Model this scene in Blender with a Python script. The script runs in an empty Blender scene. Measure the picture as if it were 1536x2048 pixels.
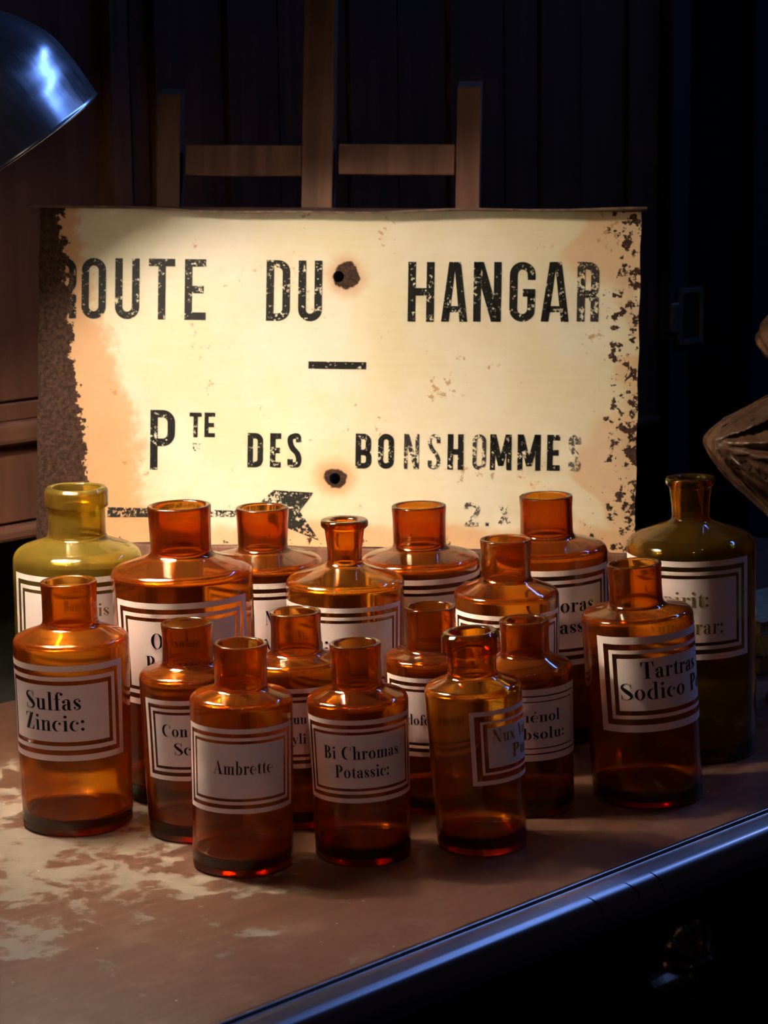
import bpy, bmesh, math, random
from mathutils import Vector, Matrix

random.seed(7)
scene = bpy.context.scene
COL = scene.collection

# ------------------------------------------------------------------ camera
PITCH, ROLL, CAM_H, FOCAL = math.radians(10.2), 0.014, 0.51, 4600.0 / 2048.0 * 36.0
fw = Vector((0, math.cos(PITCH), -math.sin(PITCH)))
rt0 = Vector((1, 0, 0))
up0 = rt0.cross(fw)
rt = rt0 * math.cos(ROLL) - up0 * math.sin(ROLL)
up = rt0 * math.sin(ROLL) + up0 * math.cos(ROLL)
cam = bpy.data.cameras.new('camera')
cam.sensor_fit = 'VERTICAL'
cam.sensor_height = 36.0
cam.lens = FOCAL
cam.clip_start, cam.clip_end = 0.05, 60
cam.dof.use_dof = True
cam.dof.focus_distance = 1.66
cam.dof.aperture_fstop = FOCAL / 5.0
camo = bpy.data.objects.new('camera', cam)
COL.objects.link(camo)
M3 = Matrix((rt, up, -fw)).transposed()
camo.matrix_world = Matrix.Translation((0, 0, CAM_H)) @ M3.to_4x4()
scene.camera = camo

# ------------------------------------------------------------------ world, lights, exposure
world = bpy.data.worlds.new('room_dark')
scene.world = world
world.use_nodes = True
bg = world.node_tree.nodes['Background']
bg.inputs[0].default_value = (0.50, 0.55, 0.80, 1)
bg.inputs[1].default_value = 0.003
scene.view_settings.view_transform = 'Standard'
scene.view_settings.look = 'None'
scene.view_settings.gamma = 1.0
scene.view_settings.exposure = 0.0
scene.view_settings.use_curve_mapping = False
cy = scene.cycles
cy.max_bounces = 13
cy.transmission_bounces = 13
cy.glossy_bounces = 6
cy.diffuse_bounces = 2
cy.transparent_max_bounces = 24
cy.sample_clamp_indirect = 0.0
cy.blur_glossy = 0.3


def look_rot(src, dst):
    return (Vector(dst) - Vector(src)).to_track_quat('-Z', 'Y').to_euler()


def area_light(name, loc, aim, size, size_y, power, color):
    l = bpy.data.lights.new(name, 'AREA')
    l.shape, l.size, l.size_y, l.energy, l.color = 'RECTANGLE', size, size_y, power, color
    o = bpy.data.objects.new(name, l)
    o.location = loc
    o.rotation_euler = look_rot(loc, aim)
    COL.objects.link(o)
    return o


def spot_light(name, loc, aim, power, color, angle=50, radius=0.03, blend=0.5):
    l = bpy.data.lights.new(name, 'SPOT')
    l.energy, l.color, l.spot_size, l.spot_blend, l.shadow_soft_size = power, color, math.radians(angle), blend, radius
    o = bpy.data.objects.new(name, l)
    o.location = loc
    o.rotation_euler = look_rot(loc, aim)
    COL.objects.link(o)
    return o


AIM = (0.0, 1.58, 0.06)
# long cold fluorescent tube above and behind the right end of the desk
tube = area_light('cold_ceiling_tube', (1.7, 2.9, 2.15), (0.15, 1.5, 0.05), 2.0, 0.09, 15.0, (0.16, 0.33, 1.0))
# unseen front fill spots added to light the labels, and a cool spot
spot_light('fill_spot_warm', (-0.95, -0.9, 2.1), (-0.22, 1.66, 0.12), 36, (1.0, 0.70, 0.60), 12, 0.05, 1.0)
spot_light('fill_spot_pink', (0.15, -1.1, 2.2), AIM, 20, (1.0, 0.49, 0.43), 15, 0.04, 1.0)
spot_light('cool_spot', (1.55, 3.1, 1.45), (0.05, 1.6, 0.08), 16, (0.26, 0.40, 1.0), 26, 0.05, 0.8)
spot_light('fill_spot_pale', (0.75, 0.4, 2.3), AIM, 3, (1.0, 0.80, 0.66), 26, 0.025, 0.8)


# ------------------------------------------------------------------ helpers
def tag(o, label=None, cat=None, group=None, kind=None):
    if label: o['label'] = label
    if cat: o['category'] = cat
    if group: o['group'] = group
    if kind: o['kind'] = kind
    return o


def empty(name, loc=(0, 0, 0), rotz=0.0, matrix=None):
    o = bpy.data.objects.new(name, None)
    o.empty_display_size = 0.02
    if matrix is not None:
        o.matrix_world = matrix
    else:
        o.location = loc
        o.rotation_euler = (0, 0, rotz)
    COL.objects.link(o)
    return o


def mesh_obj(name, verts, faces, mat, parent=None, smooth=False, recalc=True):
    me = bpy.data.meshes.new(name)
    me.from_pydata([tuple(v) for v in verts], [], faces)
    if recalc:
        bm = bmesh.new()
        bm.from_mesh(me)
        bmesh.ops.recalc_face_normals(bm, faces=bm.faces)
        bm.to_mesh(me)
        bm.free()
    me.update()
    if smooth:
        for p in me.polygons:
            p.use_smooth = True
    if mat:
        me.materials.append(mat)
    o = bpy.data.objects.new(name, me)
    COL.objects.link(o)
    if parent:
        o.parent = parent
    return o


def box_data(x0, y0, z0, x1, y1, z1):
    v = [(x0, y0, z0), (x1, y0, z0), (x1, y1, z0), (x0, y1, z0), (x0, y0, z1), (x1, y0, z1), (x1, y1, z1), (x0, y1, z1)]
    f = [(0, 3, 2, 1), (4, 5, 6, 7), (0, 1, 5, 4), (1, 2, 6, 5), (2, 3, 7, 6), (3, 0, 4, 7)]
    return v, f


def box(name, a, b, mat, parent=None, bevel=0.0, seg=2):
    v, f = box_data(*a, *b)
    o = mesh_obj(name, v, f, mat, parent)
    if bevel > 0:
        bm = bmesh.new()
        bm.from_mesh(o.data)
        bmesh.ops.bevel(bm, geom=list(bm.edges), offset=bevel, segments=seg, affect='EDGES', profile=0.5)
        bm.to_mesh(o.data)
        bm.free()
    return o


def lathe_data(profile, segs=64, closed=False):
    """profile: list of (r, z); r == 0 gives a pole."""
    verts, faces, rings = [], [], []
    for r, z in profile:
        if r < 1e-6:
            rings.append([len(verts)])
            verts.append((0, 0, z))
        else:
            ring = []
            for i in range(segs):
                a = 2 * math.pi * i / segs
                ring.append(len(verts))
                verts.append((r * math.cos(a), r * math.sin(a), z))
            rings.append(ring)
    pairs = list(zip(rings, rings[1:]))
    if closed:
        pairs.append((rings[-1], rings[0]))
    for A, B in pairs:
        if len(A) == 1 and len(B) == 1:
            continue
        for i in range(segs):
            j = (i + 1) % segs
            if len(A) == 1:
                faces.append((A[0], B[j], B[i]))
            elif len(B) == 1:
                faces.append((A[i], A[j], B[0]))
            else:
                faces.append((A[i], A[j], B[j], B[i]))
    return verts, faces


def fillet(pts, rads, n=6):
    out = []
    for i, p in enumerate(pts):
        r = rads[i]
        if i == 0 or i == len(pts) - 1 or r <= 0:
            out.append(p)
            continue
        P, A, B = Vector(p), Vector(pts[i - 1]), Vector(pts[i + 1])
        u, v = (A - P), (B - P)
        lu, lv = u.length, v.length
        u.normalize(); v.normalize()
        ang = u.angle(v)
        t = min(r / max(math.tan(ang / 2), 1e-4), lu * 0.48, lv * 0.48)
        a, b = P + u * t, P + v * t
        for k in range(n + 1):
            s = k / n
            q = a * (1 - s) ** 2 + P * 2 * s * (1 - s) + b * s ** 2
            out.append((q.x, q.y))
    return out


def sstep(a, b, x):
    t = max(0.0, min(1.0, (x - a) / (b - a)))
    return t * t * (3 - 2 * t)


# ------------------------------------------------------------------ materials
class N:
    """small node-building helper"""
    def __init__(self, tree):
        self.t = tree
    def new(self, typ, **kw):
        n = self.t.nodes.new(typ)
        for k, v in kw.items():
            setattr(n, k, v)
        return n
    def link(self, a, b):
        self.t.links.new(a, b)
    def setin(self, sock, v):
        if isinstance(v, bpy.types.NodeSocket):
            self.link(v, sock)
        elif v is not None:
            if hasattr(sock.default_value, '__len__') and not hasattr(v, '__len__'):
                sock.default_value = (v, v, v, 1)
            elif hasattr(sock.default_value, '__len__') and len(sock.default_value) == 4 and len(v) == 3:
                sock.default_value = (*v, 1)
            else:
                sock.default_value = v
    def math(self, op, a, b=None, c=None, clamp=False):
        n = self.new('ShaderNodeMath', operation=op, use_clamp=clamp)
        self.setin(n.inputs[0], a)
        if b is not None: self.setin(n.inputs[1], b)
        if c is not None: self.setin(n.inputs[2], c)
        return n.outputs[0]
    def smooth(self, x, lo, hi):
        n = self.new('ShaderNodeMapRange', interpolation_type='SMOOTHSTEP')
        self.setin(n.inputs['Value'], x)
        self.setin(n.inputs['From Min'], lo)
        self.setin(n.inputs['From Max'], hi)
        return n.outputs['Result']
    def mix(self, fac, a, b):
        n = self.new('ShaderNodeMix', data_type='RGBA')
        self.setin(n.inputs[0], fac)
        self.setin(n.inputs[6], a)
        self.setin(n.inputs[7], b)
        return n.outputs[2]
    def coord(self, scale=(1, 1, 1), loc=(0, 0, 0), rot=(0, 0, 0)):
        tc = self.new('ShaderNodeTexCoord')
        mp = self.new('ShaderNodeMapping')
        mp.inputs['Scale'].default_value = scale
        mp.inputs['Location'].default_value = loc
        mp.inputs['Rotation'].default_value = rot
        self.link(tc.outputs['Object'], mp.inputs['Vector'])
        return mp.outputs['Vector']
    def noise(self, vec, scale, detail=4, rough=0.55, dist=0.0):
        n = self.new('ShaderNodeTexNoise')
        if vec is not None: self.link(vec, n.inputs['Vector'])
        n.inputs['Scale'].default_value = scale
        n.inputs['Detail'].default_value = detail
        n.inputs['Roughness'].default_value = rough
        n.inputs['Distortion'].default_value = dist
        return n.outputs['Fac']
    def bump(self, h, strength=0.3, dist=0.002):
        n = self.new('ShaderNodeBump')
        n.inputs['Strength'].default_value = strength
        n.inputs['Distance'].default_value = dist
        self.link(h, n.inputs['Height'])
        return n.outputs['Normal']


def new_mat(name):
    m = bpy.data.materials.new(name)
    m.use_nodes = True
    t = m.node_tree
    b = t.nodes['Principled BSDF']
    return m, N(t), b


def wood_mat(name, dark, light, rough=0.5, scale=1.0, axis='z', spec=0.4, bump=0.15):
    m, n, b = new_mat(name)
    sc = {'x': (2, 40, 40), 'y': (40, 2, 40), 'z': (40, 40, 2)}[axis]
    v = n.coord(tuple(s * scale for s in sc))
    g = n.noise(v, 1.6, 6, 0.6, 0.6)
    v2 = n.coord((7 * scale, 7 * scale, 7 * scale))
    g2 = n.noise(v2, 1.0, 3)
    f = n.math('MULTIPLY', n.smooth(g, 0.3, 0.72), n.math('ADD', n.math('MULTIPLY', g2, 0.8), 0.35), clamp=True)
    n.setin(b.inputs['Base Color'], n.mix(f, dark, light))
    b.inputs['Roughness'].default_value = rough
    b.inputs['Specular IOR Level'].default_value = spec
    n.link(n.bump(g, bump, 0.001), b.inputs['Normal'])
    return m


def plain_mat(name, color, rough=0.5, metal=0.0, spec=0.5, var=0.0, vscale=30, bump=0.0):
    m, n, b = new_mat(name)
    b.inputs['Roughness'].default_value = rough
    b.inputs['Metallic'].default_value = metal
    b.inputs['Specular IOR Level'].default_value = spec
    v = n.coord()
    g = n.noise(v, vscale, 5, 0.6)
    n.setin(b.inputs['Base Color'], n.mix(n.smooth(g, 0.3, 0.7), tuple(c * (1 - var) for c in color), tuple(min(1, c * (1 + var)) for c in color)))
    if bump:
        n.link(n.bump(g, bump, 0.001), b.inputs['Normal'])
    return m


def glass_mat(name, absorb, dust_col, dust=0.05, dust_top=0.10):
    """hollow coloured glass: refraction, absorption inside the wall, a film of settled dust"""
    m = bpy.data.materials.new(name)
    m.use_nodes = True
    t = m.node_tree
    t.nodes.clear()
    n = N(t)
    out = n.new('ShaderNodeOutputMaterial')
    gl = n.new('ShaderNodeBsdfGlass')
    gl.inputs['IOR'].default_value = 1.5
    gl.inputs['Roughness'].default_value = 0.075
    gl.inputs['Color'].default_value = (1, 1, 1, 1)
    di = n.new('ShaderNodeBsdfDiffuse')
    di.inputs['Color'].default_value = (*dust_col, 1)
    tl = n.new('ShaderNodeBsdfTranslucent')
    tl.inputs['Color'].default_value = (*dust_col, 1)
    film = n.new('ShaderNodeMixShader')
    film.inputs[0].default_value = 0.5
    n.link(di.outputs[0], film.inputs[1])
    n.link(tl.outputs[0], film.inputs[2])
    geo = n.new('ShaderNodeNewGeometry')
    sep = n.new('ShaderNodeSeparateXYZ')
    n.link(geo.outputs['Normal'], sep.inputs[0])
    upf = n.math('MULTIPLY', n.math('MAXIMUM', sep.outputs['Z'], 0.0), dust_top)
    fac = n.math('ADD', upf, dust, clamp=True)
    mx = n.new('ShaderNodeMixShader')
    n.link(fac, mx.inputs[0])
    n.link(gl.outputs[0], mx.inputs[1])
    n.link(film.outputs[0], mx.inputs[2])
    n.link(mx.outputs[0], out.inputs['Surface'])
    va = n.new('ShaderNodeVolumeAbsorption')
    d = max(absorb)
    va.inputs['Density'].default_value = d
    va.inputs['Color'].default_value = (1 - absorb[0] / d, 1 - absorb[1] / d, 1 - absorb[2] / d, 1)
    n.link(va.outputs[0], out.inputs['Volume'])
    return m


AMBER = glass_mat('amber_glass', (98, 345, 950), (0.88, 0.27, 0.05), 0.062, 0.06)
GOLD = glass_mat('golden_amber_glass', (55, 215, 800), (0.90, 0.36, 0.06), 0.05, 0.06)
ORANGE = glass_mat('orange_amber_glass', (72, 285, 900), (0.95, 0.30, 0.05), 0.085, 0.06)
OLIVE = glass_mat('dusty_olive_glass', (60, 108, 580), (0.62, 0.45, 0.09), 0.20, 0.10)
OLIVE2 = glass_mat('olive_amber_glass', (70, 165, 900), (0.42, 0.25, 0.04), 0.07, 0.12)

m, n, b = new_mat('white_enamel')
v = n.coord()
g = n.noise(v, 900, 2, 0.5)
n.setin(b.inputs['Base Color'], n.mix(g, (0.76, 0.65, 0.66), (0.85, 0.75, 0.76)))
b.inputs['Roughness'].default_value = 0.42
b.inputs['Specular IOR Level'].default_value = 0.35
ENAMEL = m
INK = plain_mat('dark_lettering', (0.010, 0.009, 0.012), 0.25, 0, 0.5, 0.3, 300)
INK_BROWN = plain_mat('brown_lettering', (0.030, 0.013, 0.008), 0.3, 0, 0.5, 0.4, 300)
INK_OLIVE = plain_mat('olive_lettering', (0.17, 0.125, 0.015), 0.35, 0, 0.5, 0.3, 300)
INK_GOLD = plain_mat('gold_lettering', (0.36, 0.14, 0.03), 0.35, 0, 0.5, 0.3, 300)

EASEL_WOOD = wood_mat('easel_wood', (0.13, 0.057, 0.038), (0.27, 0.132, 0.092), 0.55, 1.0, 'y', 0.3)
WALL_WOOD = wood_mat('cupboard_wood', (0.070, 0.027, 0.014), (0.135, 0.055, 0.029), 0.6, 0.7, 'z', 0.25)
PANEL_WOOD = wood_mat('panel_wood', (0.14, 0.058, 0.034), (0.22, 0.10, 0.060), 0.6, 0.7, 'z', 0.25)
DARK_WOOD = wood_mat('black_lacquered_wood', (0.008, 0.008, 0.010), (0.016, 0.015, 0.018), 0.38, 1.0, 'x', 0.5)
NOSE_WOOD = wood_mat('polished_edge_wood', (0.030, 0.022, 0.020), (0.075, 0.055, 0.050), 0.33, 1.2, 'x', 0.9, 0.3)
GREY_WALL = plain_mat('grey_plaster', (0.085, 0.085, 0.078), 0.9, 0, 0.2, 0.15, 6, 0.2)
BLACK_WALL = plain_mat('black_wall', (0.006, 0.006, 0.007), 0.9, 0, 0.1, 0.2, 4)
FLOOR_MAT = plain_mat('dark_floor', (0.02, 0.018, 0.016), 0.7, 0, 0.2, 0.2, 8)

# worn painted desk top
m, n, b = new_mat('worn_brown_desk_top')
v = n.coord()
big = n.noise(v, 19, 9, 0.70, 0.3)
fine = n.noise(v, 55, 8, 0.7)
sep = n.new('ShaderNodeSeparateXYZ')
n.link(v, sep.inputs[0])
dx_ = n.math('ADD', sep.outputs['X'], 0.12)
dy_ = n.math('SUBTRACT', sep.outputs['Y'], 0.34)
dd = n.math('SQRT', n.math('ADD', n.math('MULTIPLY', dx_, dx_), n.math('MULTIPLY', dy_, dy_)))
near = n.math('SUBTRACT', 1.0, n.smooth(dd, 0.02, 0.38))
wear = n.math('ADD', n.math('ADD', n.math('MULTIPLY', big, 0.75), n.math('MULTIPLY', fine, 0.30)), n.math('MULTIPLY', near, 0.16))
worn = n.math('MULTIPLY', n.smooth(wear, 0.632, 0.672), 0.78)
vs = n.coord((6, 60, 1), rot=(0, 0, 0.3))
streak = n.noise(vs, 1.5, 5, 0.6, 1.0)
brown = n.mix(n.smooth(streak, 0.05, 1.0), (0.100, 0.044, 0.029), (0.170, 0.085, 0.058))
brown = n.mix(n.smooth(n.noise(v, 24, 5, 0.6), 0.52, 0.75), brown, (0.20, 0.118, 0.086))
spk = n.new('ShaderNodeTexVoronoi')
spk.inputs['Scale'].default_value = 95
n.link(v, spk.inputs['Vector'])
dots = n.math('SUBTRACT', 1.0, n.smooth(spk.outputs['Distance'], 0.05, 0.10))
gate = n.smooth(n.noise(v, 31, 2), 0.60, 0.64)
col = n.mix(worn, brown, n.mix(fine, (0.17, 0.145, 0.12), (0.31, 0.275, 0.23)))
col = n.mix(n.math('MULTIPLY', dots, gate), col, (0.55, 0.48, 0.40))
n.setin(b.inputs['Base Color'], col)
n.setin(b.inputs['Roughness'], n.math('ADD', n.math('MULTIPLY', worn, 0.22), 0.40))
b.inputs['Specular IOR Level'].default_value = 0.35
n.link(n.bump(n.math('ADD', fine, worn), 0.25, 0.0008), b.inputs['Normal'])
DESK_TOP = m
_b = NOSE_WOOD.node_tree.nodes['Principled BSDF']
_b.inputs['Coat Weight'].default_value = 1.0
_b.inputs['Coat Roughness'].default_value = 0.25
_b.inputs['Coat IOR'].default_value = 2.0

# aluminium of the lamp
m, n, b = new_mat('scuffed_aluminium')
b.inputs['Metallic'].default_value = 0.86
v = n.coord((60, 60, 6))
sc = n.noise(v, 3, 8, 0.75)
v2 = n.coord()
bl = n.noise(v2, 22, 5, 0.6)
n.setin(b.inputs['Base Color'], n.mix(sc, (0.52, 0.54, 0.57), (0.74, 0.75, 0.77)))
n.setin(b.inputs['Roughness'], n.math('ADD', n.math('MULTIPLY', bl, 0.26), n.math('MULTIPLY', sc, 0.20)))
n.link(n.bump(sc, 0.05, 0.0004), b.inputs['Normal'])
ALU = m
SHADE_IN = plain_mat('brushed_shade_lining', (0.62, 0.58, 0.52), 0.34, 1.0, 0.5)
m, n, b = new_mat('lit_bulb')
b.inputs['Emission Color'].default_value = (1.0, 0.84, 0.64, 1)
b.inputs['Emission Strength'].default_value = 740.0
BULB = m

# ------------------------------------------------------------------ the setting
D = Vector((0.69906, 0.71506, 0))          # along the desk front edge, to the right and away
NF = Vector((0.71506, -0.69906, 0))        # out of the desk front
DESK_ANG = math.atan2(D.y, D.x)
floor = mesh_obj('floor', *box_data(-4, -1.5, -0.80, 5, 6.5, -0.76), FLOOR_MAT)
tag(floor, 'dark floor below the desk', 'floor', kind='structure')
W0 = Vector((-0.37928, 1.97245, 0))
# local wall frame: x along the wall, y into the wall, z up
wallM = Matrix.Translation(W0) @ Matrix((D, -NF, Vector((0, 0, 1)))).transposed().to_4x4()
ceil_z = 2.5
wall = empty('wall_back', matrix=wallM)
tag(wall, 'tall dark wooden cupboard front of vertical boards behind the easel', 'cupboard', kind='structure')
# lower plastered part, set back under the cupboard
BOT = 0.1262
lw = mesh_obj('plaster', *box_data(-1.6, 0.10, -0.76, 1.04, 0.16, BOT + 0.012), GREY_WALL, wall)
box('backing', (-1.6, 0.020, BOT + 0.002), (1.04, 0.10, ceil_z), WALL_WOOD, wall)
seams = [0.2179, 0.2428, 0.2669, 0.3383, 0.4065, 0.5023, 0.5743, 0.6496, 0.7365, 0.7942, 0.8650, 0.9470, 1.0099]
for i, (a, c) in enumerate(zip(seams, seams[1:])):
    dep = [0.0, -0.006, 0.004, 0.0, 0.003, 0.001, 0.004, 0.0, 0.002, 0.0, 0.003, 0.0][i % 12]
    box('plank', (a + 0.0010, dep, BOT + 0.002), (c - 0.0010, 0.022, ceil_z), WALL_WOOD, wall, 0.0015, 1)
box('door_stile', (0.1929, -0.004, BOT + 0.002), (0.2170, 0.022, ceil_z), PANEL_WOOD, wall, 0.002, 1)
for a, c in [(-1.6, -1.0), (-0.998, -0.42), (-0.418, 0.192)]:
    box('upper_panel', (a, 0.006, 0.2492), (c, 0.022, ceil_z), PANEL_WOOD, wall, 0.0015, 1)
    box('rail', (a, 0.004, 0.2318), (c, 0.022, 0.2476), PANEL_WOOD, wall, 0.0012, 1)
    box('moulding', (a, -0.007, 0.2105), (c, 0.022, 0.2318), PANEL_WOOD, wall, 0.006, 3)
    box('lower_panel', (a, 0.005, 0.1400), (c, 0.022, 0.2105), PANEL_WOOD, wall, 0.0015, 1)
box('bottom_lip', (-1.6, -0.010, BOT), (0.192, 0.022, 0.1382), PANEL_WOOD, wall, 0.0035, 2)
box('bottom_lip', (0.1925, -0.005, BOT), (1.0099, 0.022, 0.1382), WALL_WOOD, wall, 0.0035, 2)
box('door_jamb', (1.0105, -0.012, -0.76), (1.052, 0.10, ceil_z), plain_mat('blue_grey_paint', (0.020, 0.024, 0.030), 0.6, 0, 0.3, 0.2, 5), wall, 0.003, 1)
far = mesh_obj('wall_far', *box_data(-1.2, 4.6, -0.76, 5, 4.7, ceil_z), BLACK_WALL)
tag(far, 'black wall of the dark room beyond the cupboard', 'wall', kind='structure')
tr = mesh_obj('trim_1', *box_data(0.735, 4.56, -0.76, 0.80, 4.60, ceil_z), plain_mat('slate_trim', (0.03, 0.036, 0.048), 0.6, 0, 0.3), None)
tag(tr, 'slate grey vertical trim on the far black wall', 'trim', kind='structure')

# latch plate by the cupboard end
def ring_plate(name, w, h, bw, th, mat, parent):
    o, i = [(-w, -h), (w, -h), (w, h), (-w, h)], [(-w + bw, -h + bw), (w - bw, -h + bw), (w - bw, h - bw), (-w + bw, h - bw)]
    v, f = [], []
    for y in (0, -th):
        v += [(x, y, z) for x, z in o] + [(x, y, z) for x, z in i]
    for k in range(4):
        j = (k + 1) % 4
        f += [(k, j, 4 + j, 4 + k), (8 + k, 12 + k, 12 + j, 8 + j), (k, 8 + k, 8 + j, j), (4 + k, 4 + j, 12 + j, 12 + k)]
    return mesh_obj(name, v, f, mat, parent)

BRASS = plain_mat('dull_brass', (0.16, 0.13, 0.10), 0.5, 0.4, 0.5, 0.3, 60)
lp = empty('latch_plate', matrix=wallM @ Matrix.Translation((1.050, -0.0125, 0.252)))
tag(lp, 'dull metal latch plate on the door jamb right of the sign', 'latch')
ring_plate('frame', 0.023, 0.033, 0.006, 0.004, BRASS, lp)
box('hook', (-0.038, -0.004, -0.017), (-0.023, 0.0, 0.017), BRASS, lp, 0.001, 1)
box('bolt', (-0.017, -0.002, -0.027), (0.017, 0.0, 0.027), plain_mat('black_iron', (0.008, 0.008, 0.009), 0.5), lp)

# ------------------------------------------------------------------ desk
E0 = Vector((0.0645, 1.388, 0))
deskM = Matrix.Translation(E0) @ Matrix((D, -NF, Vector((0, 0, 1)))).transposed().to_4x4()
desk = empty('desk', matrix=deskM)
tag(desk, 'old desk with worn brown top and dark rounded front edge', 'desk')
LEFT, RIGHT, DEP = -1.15, 1.15, 0.662
top = box('desk_top', (LEFT, 0.0005, -0.034), (RIGHT, DEP, 0.0), DESK_TOP, desk, 0.0006, 1)
prof = fillet([(0.0005, -0.036), (0.0, -0.0008), (-0.0008, 0.0010), (-0.0042, 0.0012), (-0.0056, -0.0014), (-0.0098, -0.0020), (-0.022, -0.0050), (-0.0265, -0.0180), (-0.0225, -0.032), (-0.010, -0.0345), (-0.010, -0.0385), (0.0005, -0.0385)],
              [0, 0.0005, 0.0014, 0.0016, 0.001, 0.002, 0.010, 0.010, 0.006, 0.002, 0.001, 0], 6)
vs_, fs_ = [], []
NX = 60
for i in range(NX + 1):
    x = LEFT + (RIGHT - LEFT) * i / NX
    for (y, z) in prof:
        vs_.append((x, y, z))
k = len(prof)
for i in range(NX):
    for j in range(k - 1):
        fs_.append((i * k + j, (i + 1) * k + j, (i + 1) * k + j + 1, i * k + j + 1))
nose = mesh_obj('edge_moulding', vs_, fs_, NOSE_WOOD, desk, True)
CRACK = plain_mat('crack_black', (0.003, 0.003, 0.003), 0.9, 0, 0.1)
arc = [(y - 0.0002, z + 0.0001) for (y, z) in prof if y < -0.0165 and z > -0.020]
for t0, slant in [(0.074, 0.010), (0.112, 0.012), (0.140, 0.008)]:
    v, f = [], []
    for q, (y, z) in enumerate(arc):
        s = q / (len(arc) - 1)
        wd = 0.00055 * (1 - abs(2 * s - 0.8)) + 0.0001
        v += [(t0 + slant * s - wd, y, z), (t0 + slant * s + wd, y, z)]
    for q in range(len(arc) - 1):
        f.append((2 * q, 2 * q + 1, 2 * q + 3, 2 * q + 2))
    mesh_obj('crack', v, f, CRACK, nose)
box('carcass', (LEFT + 0.02, 0.004, -0.74), (RIGHT - 0.02, DEP - 0.02, -0.0385), DARK_WOOD, desk)
for x0, x1 in [(-0.70, -0.055), (-0.045, 0.455), (0.465, 1.1)]:
    dr = box('drawer', (x0, -0.007, -0.146), (x1, 0.0042, -0.043), DARK_WOOD, desk, 0.002, 2)
    if x0 < -0.05 and x1 < 0:
        continue
    if x0 > 0.4:
        continue
    PULL = plain_mat('blackened_bronze_pull', (0.060, 0.043, 0.028), 0.30, 0.7, 0.6, 0.4, 120, 0.3)
    # rosette with petals, standing proud of the drawer, axis along -y
    v, f = [], []
    prof_k = [(0.0, 0.015), (0.005, 0.0146), (0.008, 0.011), (0.011, 0.0118), (0.014, 0.0095), (0.019, 0.0075), (0.024, 0.0055), (0.0275, 0.003), (0.0285, 0.0)]
    S = 60
    for (r, h) in prof_k:
        for q in range(S):
            a = 2 * math.pi * q / S
            pet = 1 + 0.10 * abs(math.cos(5 * a)) * (r / 0.0285) ** 2
            hh = h * (1 + 0.25 * math.cos(10 * a) * (r > 0.009))
            v.append((0.197 + r * pet * math.cos(a), -0.007 - hh, -0.085 + r * pet * math.sin(a)))
    for i in range(len(prof_k) - 1):
        for q in range(S):
            q2 = (q + 1) % S
            f.append((i * S + q, i * S + q2, (i + 1) * S + q2, (i + 1) * S + q))
    mesh_obj('handle', v, f, PULL, dr, True)
    # shell shaped bail hanging to the left of the rosette
    v, f = [], []
    for i in range(9):
        u = i / 8
        for q in range(13):
            a = math.pi * (q / 12)
            rr = 0.013 + 0.005 * math.sin(math.pi * u)
            v.append((0.150 + 0.050 * u, -0.0072 - rr * math.sin(a) * (0.75 + 0.12 * math.cos(6 * a)), -0.098 - 0.004 * u + rr * math.cos(a) * 0.95))
    for i in range(8):
        for q in range(12):
            f.append((i * 13 + q, i * 13 + q + 1, (i + 1) * 13 + q + 1, (i + 1) * 13 + q))
    mesh_obj('handle', v, f, PULL, dr, True)

# ------------------------------------------------------------------ easel and sign share one leaning frame
SU = Vector((0.99418, -0.10666, -0.01531)).normalized()
SV = Vector((0.0307, 0.1367, 0.9901))
SV = (SV - SU * SV.dot(SU)).normalized()
SW = SU.cross(SV).normalized()               # towards the viewer
SO = Vector((-0.30220, 1.96299, 0.13638))
signM = Matrix.Translation(SO) @ Matrix((SU, SV, SW)).transposed().to_4x4()
SIGN_W, SIGN_H = 0.5165, 0.2872
HG = [0.0004411547360224125, 4.650727638790498e-06, -0.03722708157952985, 9.387908910347685e-06, -0.0004322048832956201, 0.4660959566088143, 2.2709222727411908e-05, -5.624675503542419e-06]


def lay(x, y):
    """drawing grid of the sign face -> metres on the sheet"""
    w = HG[6] * x + HG[7] * y + 1
    return ((HG[0] * x + HG[1] * y + HG[2]) / w, (HG[3] * x + HG[4] * y + HG[5]) / w)


easel = empty('easel', matrix=signM)
tag(easel, 'wooden display easel with tall centre mast carrying the rusty sign', 'easel')


def bar(name, xa, xb, ya, yb, w0, w1, parent=easel, slope=0.0):
    (u0, v0), (u1, v1) = lay(xa, yb), lay(xb, ya)
    o = box(name, (u0, v0, w0), (u1, v1, w1), EASEL_WOOD, parent, 0.0012, 2)
    return o


tv = -0.137   # local height of the desk surface
(mu0, _), (mu1, mv1) = lay(600, 400), lay(668, 0)
box('mast', (mu0, -0.10, -0.030), (mu1, 0.62, -0.008), EASEL_WOOD, easel, 0.0012, 2)
for (xa, xb, yt) in [(309, 357, 168), (909, 960, 153)]:
    (a0, _), (a1, vt) = lay(xa, 400), lay(xb, yt)
    # upright with a slanting sawn top
    v, f = box_data(a0, -0.095, -0.030, a1, vt, -0.010)
    v = [(x, y - (0.008 if (y > 0 and z > -0.02) else 0), z) for x, y, z in v]
    mesh_obj('upright', v, f, EASEL_WOOD, easel)
(c0, cv0), (c1, cv1) = lay(364, 347), lay(908, 288)
box('crossbar', (c0, cv0, -0.029), (mu0 - 0.0012, cv1, -0.014), EASEL_WOOD, easel, 0.001, 1)
box('crossbar', (mu1 + 0.004, cv0 + 0.0015, -0.029), (c1, cv1 + 0.0015, -0.014), EASEL_WOOD, easel, 0.001, 1)
(l0, _), (l1, _) = lay(90, 1090), lay(1258, 1090)
box('ledge', (l0, -0.018, -0.030), (l1, -0.0006, 0.018), EASEL_WOOD, easel, 0.0015, 2)
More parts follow.
